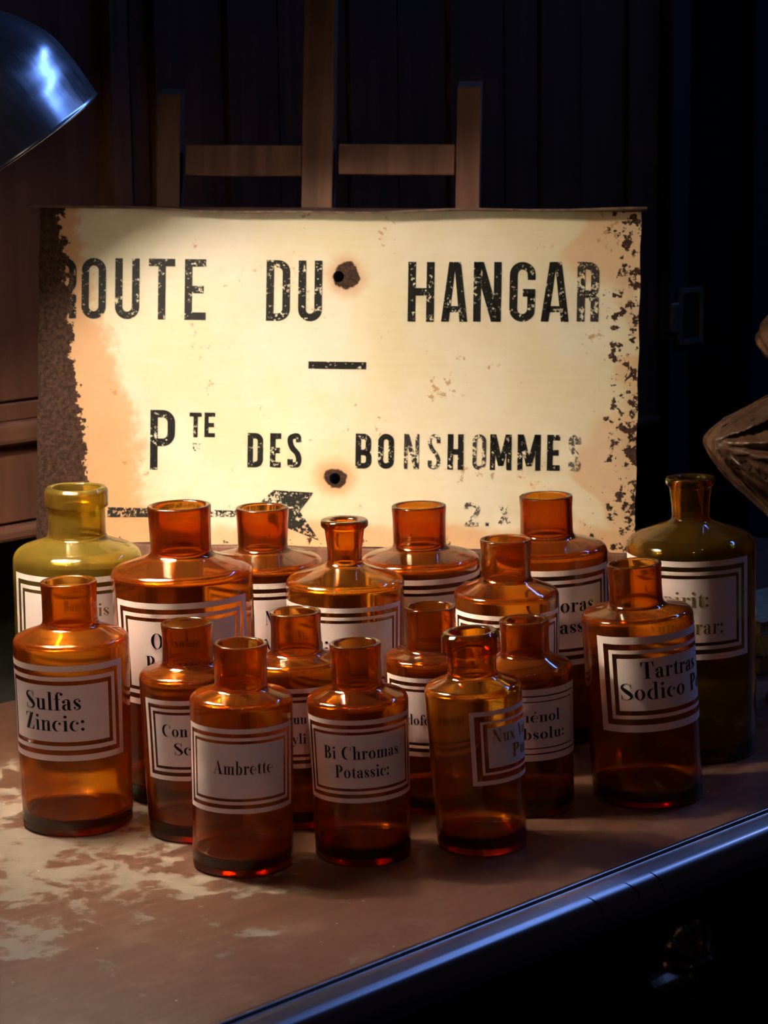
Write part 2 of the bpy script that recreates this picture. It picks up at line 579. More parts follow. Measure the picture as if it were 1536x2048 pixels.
box('lower_rail', (l0 + 0.06, -0.095, -0.030), (l1 - 0.06, -0.075, -0.010), EASEL_WOOD, easel, 0.001, 1)
# feet stand upright on the desk
inv = signM.inverted()
def foot(name, wx, wy, w, d, h):
    v, f = box_data(wx - w, wy - d, 0.0003, wx + w, wy + d, h)
    v = [tuple(inv @ Vector(p)) for p in v]
    return mesh_obj(name, v, f, EASEL_WOOD, easel)
for u in (0.13, 0.37):
    p = signM @ Vector((u, -0.09, -0.02))
    foot('foot', p.x, p.y, 0.011, 0.015, p.z + 0.004)
bt = signM @ Vector(((mu0 + mu1) / 2, 0.20, -0.032))
bb = Vector((bt.x - 0.005, bt.y + 0.13, 0.0003))
v, f = [], []
for c_, hw in ((bb, 0.010), (bt, 0.010)):
    for dx, dy in ((-hw, -0.006), (hw, -0.006), (hw, 0.006), (-hw, 0.006)):
        v.append(tuple(inv @ (c_ + Vector((dx, dy, 0)))))
f = [(0, 3, 2, 1), (4, 5, 6, 7), (0, 1, 5, 4), (1, 2, 6, 5), (2, 3, 7, 6), (3, 0, 4, 7)]
mesh_obj('back_leg', v, f, EASEL_WOOD, easel)

# sign colour as a node group so that sheet and lettering wear alike
grp = bpy.data.node_groups.new('rusty_enamel', 'ShaderNodeTree')
grp.interface.new_socket('Color', in_out='OUTPUT', socket_type='NodeSocketColor')
grp.interface.new_socket('Bare', in_out='OUTPUT', socket_type='NodeSocketFloat')
n = N(grp)
go = n.new('NodeGroupOutput')
tc = n.new('ShaderNodeTexCoord')
P = tc.outputs['Object']
sep = n.new('ShaderNodeSeparateXYZ')
n.link(P, sep.inputs[0])
U, V = sep.outputs['X'], sep.outputs['Y']
vn = n.math('DIVIDE', V, SIGN_H)
low = n.noise(P, 9, 4, 0.6)
mid = n.noise(P, 40, 5, 0.65)
fin = n.noise(P, 150, 6, 0.7)
vfin = n.noise(P, 420, 5, 0.7)
streak = n.noise(n.coord((14, 260, 1)), 1.0, 5, 0.6)
cream = n.mix(n.smooth(low, 0.35, 0.65), (0.78, 0.71, 0.49), (0.84, 0.79, 0.66))
cream = n.mix(n.math('MULTIPLY', n.smooth(streak, 0.42, 0.75), 0.35), cream, (0.88, 0.84, 0.74))
cream = n.mix(n.math('MULTIPLY', n.smooth(fin, 0.60, 0.78), 0.35), cream, (0.55, 0.42, 0.25))
# ragged left edge of bare rusty metal
edge = n.math('ADD', n.math('MULTIPLY', vn, -0.030), 0.0490)
edge = n.math('ADD', edge, n.math('MULTIPLY', n.math('SUBTRACT', mid, 0.5), 0.042))
edge = n.math('ADD', edge, n.math('MULTIPLY', n.math('SUBTRACT', fin, 0.5), 0.028))
bare = n.math('SUBTRACT', 1.0, n.smooth(n.math('SUBTRACT', U, edge), -0.0006, 0.0006))
# peach stain beside it, wider towards the bottom
inv_v = n.math('SUBTRACT', 1.0, vn)
e2 = n.math('ADD', n.math('ADD', edge, 0.006), n.math('MULTIPLY', n.math('POWER', n.math('MAXIMUM', inv_v, 0.0), 0.8), 0.050))
e2 = n.math('ADD', e2, n.math('MULTIPLY', n.math('SUBTRACT', low, 0.5), 0.07))
stain = n.math('SUBTRACT', 1.0, n.smooth(n.math('SUBTRACT', U, e2), -0.006, 0.012))
# stain on the right and along the bottom
er = n.math('ADD', n.math('MULTIPLY', n.math('SUBTRACT', n.noise(P, 14, 3, 0.5, 0.8), 0.5), 0.22), 0.475)
stain_r = n.math('MULTIPLY', n.smooth(n.math('SUBTRACT', U, er), -0.008, 0.010), n.smooth(n.noise(P, 10, 2), 0.40, 0.52))
stain_b = n.math('SUBTRACT', 1.0, n.smooth(n.math('ADD', V, n.math('MULTIPLY', n.math('SUBTRACT', low, 0.5), 0.05)), 0.012, 0.024))
st = n.math('MAXIMUM', n.math('MAXIMUM', stain, n.math('MULTIPLY', stain_r, 0.6)), n.math('MULTIPLY', stain_b, 0.8))
peach = n.mix(mid, (0.66, 0.31, 0.12), (0.76, 0.45, 0.23))
colr = n.mix(n.math('MULTIPLY', st, 0.88), cream, peach)
# chips: dense at the right edge, sparse elsewhere
rgt = n.smooth(U, SIGN_W - 0.075, SIGN_W - 0.004)
lowr = n.math('MULTIPLY', n.smooth(U, SIGN_W - 0.10, SIGN_W - 0.02), n.smooth(inv_v, 0.55, 0.95))
bot = n.math('MULTIPLY', n.math('SUBTRACT', 1.0, n.smooth(V, 0.004, 0.020)), 0.75)
dens = n.math('MAXIMUM', n.math('MAXIMUM', n.math('MULTIPLY', rgt, 0.95), n.math('MULTIPLY', lowr, 0.85)), bot)
chipn = n.math('ADD', n.math('MULTIPLY', n.noise(P, 112, 4, 0.65), 0.7), n.math('MULTIPLY', mid, 0.3))
thr = n.math('SUBTRACT', 0.77, n.math('MULTIPLY', dens, 0.262))
chip = n.smooth(n.math('SUBTRACT', chipn, thr), -0.004, 0.006)
# rust spots with halos
spotn = n.math('SUBTRACT', n.math('ADD', n.math('MULTIPLY', fin, 0.55), n.math('MULTIPLY', n.noise(P, 24, 2), 0.45)), 0.612)
spot = n.smooth(spotn, 0.0, 0.03)
colr = n.mix(n.math('MULTIPLY', spot, 0.75), colr, (0.48, 0.22, 0.07))
rust = n.mix(n.smooth(n.noise(P, 230, 6, 0.75), 0.35, 0.68), (0.026, 0.012, 0.009), (0.105, 0.052, 0.037))
rust = n.mix(n.math('MULTIPLY', n.smooth(vfin, 0.56, 0.72), 0.45), rust, (0.17, 0.125, 0.11))
HOLES = [lay(677, 553), lay(670, 957)]
halo_all, core_all = None, None
for (hx, hy), (dx, rad_core) in zip(HOLES, ((0.007, 0.0115), (0.0, 0.0085))):
    du = n.math('SUBTRACT', U, hx + dx)
    dv = n.math('SUBTRACT', V, hy)
    r = n.math('SQRT', n.math('ADD', n.math('MULTIPLY', du, du), n.math('MULTIPLY', dv, dv)))
    r = n.math('ADD', r, n.math('MULTIPLY', n.math('SUBTRACT', mid, 0.5), 0.016))
    halo = n.math('SUBTRACT', 1.0, n.smooth(r, 0.006, 0.024))
    core = n.math('SUBTRACT', 1.0, n.smooth(r, rad_core - 0.001, rad_core + 0.0006))
    halo_all = halo if halo_all is None else n.math('MAXIMUM', halo_all, halo)
    core_all = core if core_all is None else n.math('MAXIMUM', core_all, core)
colr = n.mix(n.math('MULTIPLY', halo_all, 0.8), colr, (0.62, 0.31, 0.12))
bare_all = n.math('MAXIMUM', n.math('MAXIMUM', bare, chip), core_all)
n.link(n.mix(bare_all, colr, rust), go.inputs['Color'])
n.link(bare_all, go.inputs['Bare'])


def sign_mat(name, paint=None, wear=0.5):
    m, n, b = new_mat(name)
    g = n.new('ShaderNodeGroup')
    g.node_tree = grp
    col = g.outputs['Color']
    bare = g.outputs['Bare']
    if paint is not None:
        v = n.coord()
        w1 = n.noise(v, 330, 4, 0.75)
        w2 = n.noise(v, 70, 3, 0.6)
        ww = n.math('ADD', n.math('MULTIPLY', w1, 0.62), n.math('MULTIPLY', w2, 0.38))
        gone = n.smooth(ww, wear - 0.012, wear + 0.012)
        gone = n.math('MAXIMUM', gone, bare)
        col = n.mix(gone, paint, col)
    n.setin(b.inputs['Base Color'], col)
    n.setin(b.inputs['Roughness'], n.math('ADD', n.math('MULTIPLY', bare, 0.25), 0.42))
    if paint is None:
        n.setin(b.inputs['Specular IOR Level'], n.math('SUBTRACT', 0.35, n.math('MULTIPLY', bare, 0.2)))
    else:
        b.inputs['Specular IOR Level'].default_value = 0.12
    if paint is None:
        n.link(n.bump(bare, 0.35, -0.0006), b.inputs['Normal'])
    return m


SIGN_MAT = sign_mat('rusty_enamel_sheet')
SIGN_PAINT = sign_mat('worn_black_paint', (0.013, 0.013, 0.013), 0.578)
SIGN_FAINT = sign_mat('faded_black_paint', (0.04, 0.038, 0.036), 0.53)
SIGN_GHOST = sign_mat('nearly_lost_paint', (0.10, 0.09, 0.08), 0.49)
RUST = plain_mat('brown_rust', (0.13, 0.075, 0.055), 0.65, 0, 0.3, 0.5, 160, 0.3)
RUST_LIP = plain_mat('rusted_lip', (0.17, 0.10, 0.075), 0.5, 0, 0.4, 0.45, 120, 0.3)

sign = empty('enamel_sign', matrix=signM)
tag(sign, 'rusty cream enamel sign lettered ROUTE DU HANGAR on the easel', 'sign')
# sheet with two real screw holes
bm = bmesh.new()
def loop(pts):
    vs = [bm.verts.new((x, y, 0.0)) for x, y in pts]
    return [bm.edges.new((vs[i], vs[(i + 1) % len(vs)])) for i in range(len(vs))]
ed = []
outer = []
for i in range(40): outer.append((SIGN_W * i / 40, 0.0006 * math.sin(i * 0.9)))
for i in range(20): outer.append((SIGN_W + 0.0006 * math.sin(i * 1.7), SIGN_H * i / 20))
for i in range(40): outer.append((SIGN_W * (1 - i / 40), SIGN_H))
for i in range(20): outer.append((0.0006 * math.sin(i * 1.3), SIGN_H * (1 - i / 20)))
ed += loop(outer)
for hx, hy in HOLES:
    ed += loop([(hx + 0.0048 * math.cos(2 * math.pi * q / 20), hy + 0.0048 * math.sin(2 * math.pi * q / 20)) for q in range(20)])
bmesh.ops.triangle_fill(bm, use_beauty=True, use_dissolve=False, edges=ed)
res = bmesh.ops.extrude_face_region(bm, geom=list(bm.faces))
for g in res['geom']:
    if isinstance(g, bmesh.types.BMVert):
        g.co.z -= 0.0014
bmesh.ops.recalc_face_normals(bm, faces=bm.faces)
me = bpy.data.meshes.new('sheet')
bm.to_mesh(me); bm.free()
me.materials.append(SIGN_MAT)
sheet = bpy.data.objects.new('sheet', me)
COL.objects.link(sheet)
sheet.parent = sign
# folded top lip, dented along its front edge
v, f = [], []
NU = 80
for i in range(NU + 1):
    s = i / NU
    u = -0.0045 + s * (SIGN_W + 0.009)
    front_drop = -0.0010 - 0.0058 * math.exp(-((s - 0.47) / 0.24) ** 2) - 0.0010 * math.sin(9 * s) - 0.0007 * math.sin(23 * s + 1)
    dep_ = 0.030 - 0.004 * math.sin(5 * s)
    yb_ = SIGN_H + 0.0004
    for (y, z) in ((yb_, -0.0016), (yb_ + 0.0016, -0.0016), (yb_ + 0.0016 + front_drop * 0.5, dep_ * 0.55), (yb_ + 0.0016 + front_drop, dep_), (yb_ + front_drop, dep_ + 0.0003), (yb_ + front_drop * 0.5, dep_ * 0.55)):
        v.append((u, y, z))
for i in range(NU):
    for q in range(6):
        q2 = (q + 1) % 6
        f.append((i * 6 + q, i * 6 + q2, (i + 1) * 6 + q2, (i + 1) * 6 + q))
f.append(tuple(range(6))); f.append(tuple(NU * 6 + q for q in range(6)))
mesh_obj('top_lip', v, f, RUST_LIP, sign)

# ------------------------------------------------------------------ 2D lettering tools
def stroke(pts, w, closed=False):
    """strip of quads along a path; w a number or one number per point"""
    n_ = len(pts)
    ws = w if hasattr(w, '__len__') else [w] * n_
    L, R = [], []
    for i, (x, y) in enumerate(pts):
        if closed:
            a, c = pts[(i - 1) % n_], pts[(i + 1) % n_]
        else:
            a, c = pts[max(i - 1, 0)], pts[min(i + 1, n_ - 1)]
        d1 = Vector((x - a[0], y - a[1])); d2 = Vector((c[0] - x, c[1] - y))
        if d1.length > 1e-9: d1.normalize()
        if d2.length > 1e-9: d2.normalize()
        t = d1 + d2
        if t.length < 1e-6: t = d2
        t.normalize()
        nrm = Vector((-t.y, t.x))
        cosh = max(0.5, abs(nrm.dot(Vector((-d2.y, d2.x))))) if d2.length > 0 else 1
        h = ws[i] / 2 / cosh
        L.append((x + nrm.x * h, y + nrm.y * h)); R.append((x - nrm.x * h, y - nrm.y * h))
    q = []
    rng = range(n_) if closed else range(n_ - 1)
    for i in rng:
        j = (i + 1) % n_
        q.append([R[i], R[j], L[j], L[i]])
    return q


def arcp(cx, cy_, rx, ry, a0, a1, k=10):
    return [(cx + rx * math.cos(math.radians(a0 + (a1 - a0) * i / k)), cy_ + ry * math.sin(math.radians(a0 + (a1 - a0) * i / k))) for i in range(k + 1)]


def rect(x0, y0, x1, y1):
    return [[(x0, y0), (x1, y0), (x1, y1), (x0, y1)]]


def spline(cp, k=8):
    out = []
    P_ = [cp[0]] + list(cp) + [cp[-1]]
    for i in range(1, len(P_) - 2):
        p0, p1, p2, p3 = P_[i - 1], P_[i], P_[i + 1], P_[i + 2]
        for s in range(k):
            t = s / k
            out.append(tuple(0.5 * ((2 * p1[c]) + (-p0[c] + p2[c]) * t + (2 * p0[c] - 5 * p1[c] + 4 * p2[c] - p3[c]) * t * t + (-p0[c] + 3 * p1[c] - 3 * p2[c] + p3[c]) * t ** 3) for c in range(len(p1))))
    out.append(tuple(cp[-1]))
    return out


# condensed sans capitals for the sign: w, h, stroke thickness in metres
def sans(ch, w, h, t):
    a, b_, c, d = t / 2, t / 2, w - t / 2, h - t / 2      # centre-line box
    r = min((c - a) / 2, h * 0.22)
    q = []
    def rr(x0, y0, x1, y1, r):
        return arcp(x1 - r, y1 - r, r, r, 0, 90, 6) + arcp(x0 + r, y1 - r, r, r, 90, 180, 6) + arcp(x0 + r, y0 + r, r, r, 180, 270, 6) + arcp(x1 - r, y0 + r, r, r, 270, 360, 6)
    if ch == 'O':
        q += stroke(rr(a, b_, c, d, r), t, True)
    elif ch == 'U':
        q += stroke([(a, h)] + arcp(a + r, b_ + r, r, r, 180, 270, 6) + arcp(c - r, b_ + r, r, r, 270, 360, 6) + [(c, h)], t)
    elif ch == 'T':
        q += rect(0, h - t, w, h) + rect(w / 2 - t / 2, 0, w / 2 + t / 2, h - t)
    elif ch == 'E':
        q += rect(0, 0, t, h) + rect(t, h - t, w, h) + rect(t, h / 2 - t / 2, w * 0.9, h / 2 + t / 2) + rect(t, 0, w, t)
    elif ch == 'D':
        q += rect(0, 0, t, h) + stroke([(t * 0.9, d)] + arcp(c - r, d - r, r, r, 90, 0, 6) + arcp(c - r, b_ + r, r, r, 0, -90, 6) + [(t * 0.9, b_)], t)
    elif ch == 'H':
        q += rect(0, 0, t, h) + rect(w - t, 0, w, h) + rect(t, h / 2 - t / 2, w - t, h / 2 + t / 2)
    elif ch == 'A':
        q += [[(0, 0), (t, 0), (w / 2 + t * 0.1, h), (w / 2 - t * 0.75, h)], [(w - t, 0), (w, 0), (w / 2 + t * 0.75, h), (w / 2 - t * 0.1, h)]] + rect(w * 0.2, h * 0.16, w * 0.8, h * 0.16 + t * 0.8)
    elif ch == 'N':
        q += rect(0, 0, t * 0.95, h) + rect(w - t * 0.95, 0, w, h) + [[(w - t * 1.25, 0), (w, 0), (t * 1.25, h), (0, h)]]
    elif ch == 'M':
        q += rect(0, 0, t * 0.9, h) + rect(w - t * 0.9, 0, w, h) + [[(w / 2 - t * 0.45, h * 0.12), (w / 2 + t * 0.45, h * 0.12), (t * 1.05, h), (0, h)], [(w / 2 - t * 0.45, h * 0.12), (w / 2 + t * 0.45, h * 0.12), (w, h), (w - t * 1.05, h)]]
    elif ch == 'G':
        q += stroke([(c, h * 0.70)] + arcp(c - r, d - r, r, r, 0, 90, 6) + arcp(a + r, d - r, r, r, 90, 180, 6) + arcp(a + r, b_ + r, r, r, 180, 270, 6) + arcp(c - r, b_ + r, r, r, 270, 360, 6) + [(c, h * 0.46)], t) + rect(w * 0.52, h * 0.42, w, h * 0.42 + t)
    elif ch in 'PRB':
        r2 = min(r, h * 0.23)
        ylow = h * 0.46
        q += rect(0, 0, t, h) + stroke([(t * 0.9, d)] + arcp(c - r2, d - r2, r2, r2, 90, 0, 6) + arcp(c - r2, ylow + r2, r2, r2, 0, -90, 6) + [(t * 0.9, ylow)], t)
        if ch == 'R':
            q += stroke([(c - r2, ylow), (c, ylow - r2 * 0.8), (c, 0)], t)
        if ch == 'B':
            q += stroke([(c - r2, ylow)] + arcp(c - r2 + t * 0.1, ylow - r2, r2, r2, 90, 0, 6)[1:] + arcp(c - r2 + t * 0.1, b_ + r2, r2, r2, 0, -90, 6) + [(t * 0.9, b_)], t)
    elif ch == 'S':
        q += stroke(spline([(c, h * 0.74), (c * 0.93, h * 0.90), (w / 2, d), (a * 1.1, h * 0.86), (a, h * 0.72), (w * 0.36, h * 0.56), (w * 0.66, h * 0.43), (c, h * 0.27), (c * 0.93, h * 0.11), (w / 2, b_), (a * 1.1, h * 0.1), (a, h * 0.25)], 4), t)
    elif ch == '2':
        q += stroke(spline([(a, h * 0.74), (w * 0.2, h * 0.92), (w * 0.55, d), (c, h * 0.78), (w * 0.72, h * 0.5), (w * 0.3, h * 0.2), (a, b_)], 4), t) + rect(0, 0, w, t)
    elif ch == 'x':
        q += stroke([(0, 0), (w, h)], t) + stroke([(0, h), (w, 0)], t)
    elif ch == '-':
        q += rect(0, 0, w, h)
    return q


def flat_mesh(name, quads, mat, parent, z):
    v, f = [], []
    for q in quads:
        k = len(v)
        v += [(x, y, z) for x, y in q]
        f.append(tuple(range(k, k + len(q))))
    return mesh_obj(name, v, f, mat, parent, recalc=False)


def sign_letter(ch, x0, x1, y0, y1, mat=None, th=0.0065):
    (u0, v0), (u1, v1) = lay(x0, y1), lay(x1, y0)
    q = [[(u0 + x, v0 + y) for x, y in poly] for poly in sans(ch, u1 - u0, v1 - v0, th)]
    o = flat_mesh('letter', q, mat or SIGN_PAINT, sheet, 0.0004)
    return o


for ch, xa, xb in [('R', 104, 154), ('O', 163, 213), ('U', 230, 280), ('T', 297, 351), ('E', 369, 413), ('D', 532, 581), ('U', 596, 645)]:
    sign_letter(ch, xa, xb, 516 + (xa - 160) * 0.012, 637 + (xa - 160) * 0.012, None)
for ch, xa, xb in [('H', 815, 869), ('A', 882, 936), ('N', 946, 1003), ('G', 1018, 1071), ('A', 1081, 1139), ('R', 1153, 1198)]:
    sign_letter(ch, xa, xb, 524, 643, SIGN_FAINT if xa > 1150 else None)
(u0, v0), (u1, v1) = lay(617, 737), lay(733, 724)
flat_mesh('letter', [[(u0, v0), (u1, v0), (u1, v1), (u0, v1)]], SIGN_PAINT, sheet, 0.0004)
sign_letter('P', 300, 351, 820, 939, None, 0.0066)
sign_letter('T', 379, 404, 825, 874, None, 0.0036)
sign_letter('E', 409, 431, 825, 874, None, 0.0036)
for ch, xa, xb, mt in [('D', 495, 527, None), ('E', 540, 563, None), ('S', 575, 604, None), ('B', 711, 743, None), ('O', 756, 789, None), ('N', 808, 839, SIGN_FAINT), ('S', 856, 882, SIGN_FAINT), ('H', 895, 928, None), ('O', 945, 973, SIGN_FAINT), ('M', 980, 1024, None), ('M', 1035, 1082, None), ('E', 1094, 1121, None), ('S', 1137, 1163, SIGN_GHOST)]:
    sign_letter(ch, xa, xb, 866 + (xa - 500) * 0.006, 934 + (xa - 500) * 0.012, mt, 0.0033 if mt is SIGN_FAINT else 0.0048)
sign_letter('D', 386, 396, 886, 902, SIGN_GHOST, 0.0014)
sign_letter('E', 398, 407, 886, 902, SIGN_GHOST, 0.0014)
sign_letter('2', 928, 961, 1006, 1052, SIGN_GHOST, 0.0034)
(u, vv) = lay(975, 1052)
flat_mesh('letter', [[(u - 0.0014, vv), (u + 0.0014, vv), (u + 0.0014, vv + 0.003), (u - 0.0014, vv + 0.003)]], SIGN_FAINT, sheet, 0.0004)
sign_letter('x', 1000, 1020, 1010, 1048, SIGN_GHOST, 0.003)
arrow = [[lay(x, y) for x, y in poly] for poly in ([(215, 1034), (470, 1034), (470, 1021), (215, 1014)], [(470, 1030), (560, 1030), (560, 1018), (470, 1020)], [(512, 1012), (600, 1022), (628, 985), (548, 980)], [(512, 1012), (560, 1050), (640, 1082), (600, 1022)])]
flat_mesh('arrow', [list(reversed(p)) if False else p for p in arrow], sign_mat('speckled_arrow_paint', (0.025, 0.025, 0.025), 0.535), sheet, 0.0004)

# ------------------------------------------------------------------ desk lamp
LR = 0.115                                      # mouth radius of the shade
lang = math.radians(31)
la = Vector((math.sin(lang), 0.135, -math.cos(lang))).normalized()   # where the mouth points
lu = Vector((1, 0, 0)); lu = (lu - la * lu.dot(la)).normalized()
lampC = Vector((-0.1962, 1.62, 0.5149)) - lu * LR                   # centre of the shade mouth
lx = Vector((0, 1, 0)); lx = (lx - la * lx.dot(la)).normalized()
lM = Matrix.Translation(lampC) @ Matrix((lx, (-la).cross(lx), -la)).transposed().to_4x4()
lamp = empty('desk_lamp', matrix=lM)
tag(lamp, 'polished aluminium desk lamp leaning in over the bottles', 'lamp')
outp = spline([(LR, 0.0), (LR - 0.0004, 0.014), (LR - 0.0015, 0.030), (LR - 0.0065, 0.054), (LR - 0.027, 0.084), (0.060, 0.108), (0.034, 0.122), (0.024, 0.134), (0.022, 0.150), (0.022, 0.165)], 5)
inp = [(max(r - 0.0016, 0.004), z - (0.0014 if z > 0.06 else 0)) for r, z in outp if z < 0.123]
v, f = lathe_data([(0.0, 0.165)] + list(reversed(outp)) + [(LR + 0.0006, -0.0008), (LR, -0.0016), (LR - 0.0010, -0.0010)], 112)
mesh_obj('shade', v, f, ALU, lamp, True)
v, f = lathe_data(inp + [(0.0, 0.121)], 64)
mesh_obj('shade_lining', v, f, SHADE_IN, lamp, True)
v, f = lathe_data([(0.0, 0.067), (0.007, 0.068), (0.0125, 0.072), (0.0155, 0.079), (0.0155, 0.085), (0.0130, 0.092), (0.0100, 0.098), (0.0098, 0.1035), (0.0, 0.104)], 24)
mesh_obj('bulb', v, f, BULB, lamp, True)
v, f = lathe_data([(0.0, 0.1035), (0.0120, 0.1035), (0.0120, 0.1205), (0.0, 0.1205)], 24)
mesh_obj('socket', v, f, plain_mat('black_socket', (0.02, 0.02, 0.02), 0.4), lamp)
# arm and base outside the frame on the left
def tube_path(pts, r, segs=12):
    v, f = [], []
    for i, p in enumerate(pts):
        a = pts[max(i - 1, 0)]; c = pts[min(i + 1, len(pts) - 1)]
        t = (Vector(c) - Vector(a)).normalized()
        ref = Vector((0, 0, 1)) if abs(t.z) < 0.9 else Vector((1, 0, 0))
        s1 = t.cross(ref).normalized(); s2 = t.cross(s1)
        for q in range(segs):
            g = 2 * math.pi * q / segs
            v.append(tuple(Vector(p) + s1 * r * math.cos(g) + s2 * r * math.sin(g)))
    for i in range(len(pts) - 1):
        for q in range(segs):
            q2 = (q + 1) % segs
            f.append((i * segs + q, i * segs + q2, (i + 1) * segs + q2, (i + 1) * segs + q))
    f.append(tuple(range(segs))); f.append(tuple((len(pts) - 1) * segs + q for q in range(segs)))
    return v, f
linv = lM.inverted()
apex = lM @ Vector((0, 0, 0.164))
base_p = Vector((-0.50, 1.595, 0.0))
pathw = spline([tuple(apex), tuple(apex + Vector((-0.05, 0, 0.045))), (-0.45, 1.57, 0.66), (-0.52, 1.575, 0.48), (-0.51, 1.59, 0.2), (-0.50, 1.595, 0.02)], 8)
v, f = tube_path([tuple(linv @ Vector(p)) for p in pathw], 0.0065)
mesh_obj('arm', v, f, ALU, lamp, True)
v, f = lathe_data([(0, 0.0003), (0.075, 0.0003), (0.078, 0.006), (0.070, 0.016), (0.02, 0.026), (0.012, 0.034), (0, 0.034)], 48)
mesh_obj('lamp_base', [tuple(linv @ (Vector(p) + base_p)) for p in v], f, ALU, lamp, True)

# ------------------------------------------------------------------ modern-face lettering for the bottle labels
XH, TH, TN = 0.64, 0.155, 0.030


def ringq(cx, cy_, rx, ry, a0=0, a1=360, tl=TH, tr=TH, tt=TN, k=22):
    """ring strip: left / right thickness tl / tr, top and bottom tt"""
    icx = cx + (tl - tr) / 2
    irx, iry = rx - (tl + tr) / 2, ry - tt
    q = []
    for i in range(k):
        A = math.radians(a0 + (a1 - a0) * i / k); Bq = math.radians(a0 + (a1 - a0) * (i + 1) / k)
        q.append([(icx + irx * math.cos(A), cy_ + iry * math.sin(A)), (cx + rx * math.cos(A), cy_ + ry * math.sin(A)),
                  (cx + rx * math.cos(Bq), cy_ + ry * math.sin(Bq)), (icx + irx * math.cos(Bq), cy_ + iry * math.sin(Bq))])
    return q


def ball(x, y, r=0.085):
    return [[(x + r * math.cos(2 * math.pi * i / 12), y + r * math.sin(2 * math.pi * i / 12)) for i in range(12)]]


def stem(x, y0, y1, w=TH, sb=True, st=True, flag=False):
    q = rect(x, y0, x + w, y1)
    if sb: q += rect(x - 0.07, y0, x + w + 0.07, y0 + TN)
    if st: q += rect(x - 0.09, y1 - TN, x + (0 if flag else w + 0.07), y1)
    return q


def arch(x0, x1, top):
    """thin arch springing from a stem at x0 to a stem whose right side is x1"""
    return stroke([(x0, top - 0.16), (x0 + 0.06, top - 0.06), ((x0 + x1) / 2 + 0.02, top - 0.015), (x1 - 0.07, top - 0.05), (x1 - 0.04, top - 0.14)], [0.02, 0.035, 0.045, 0.09, 0.12])


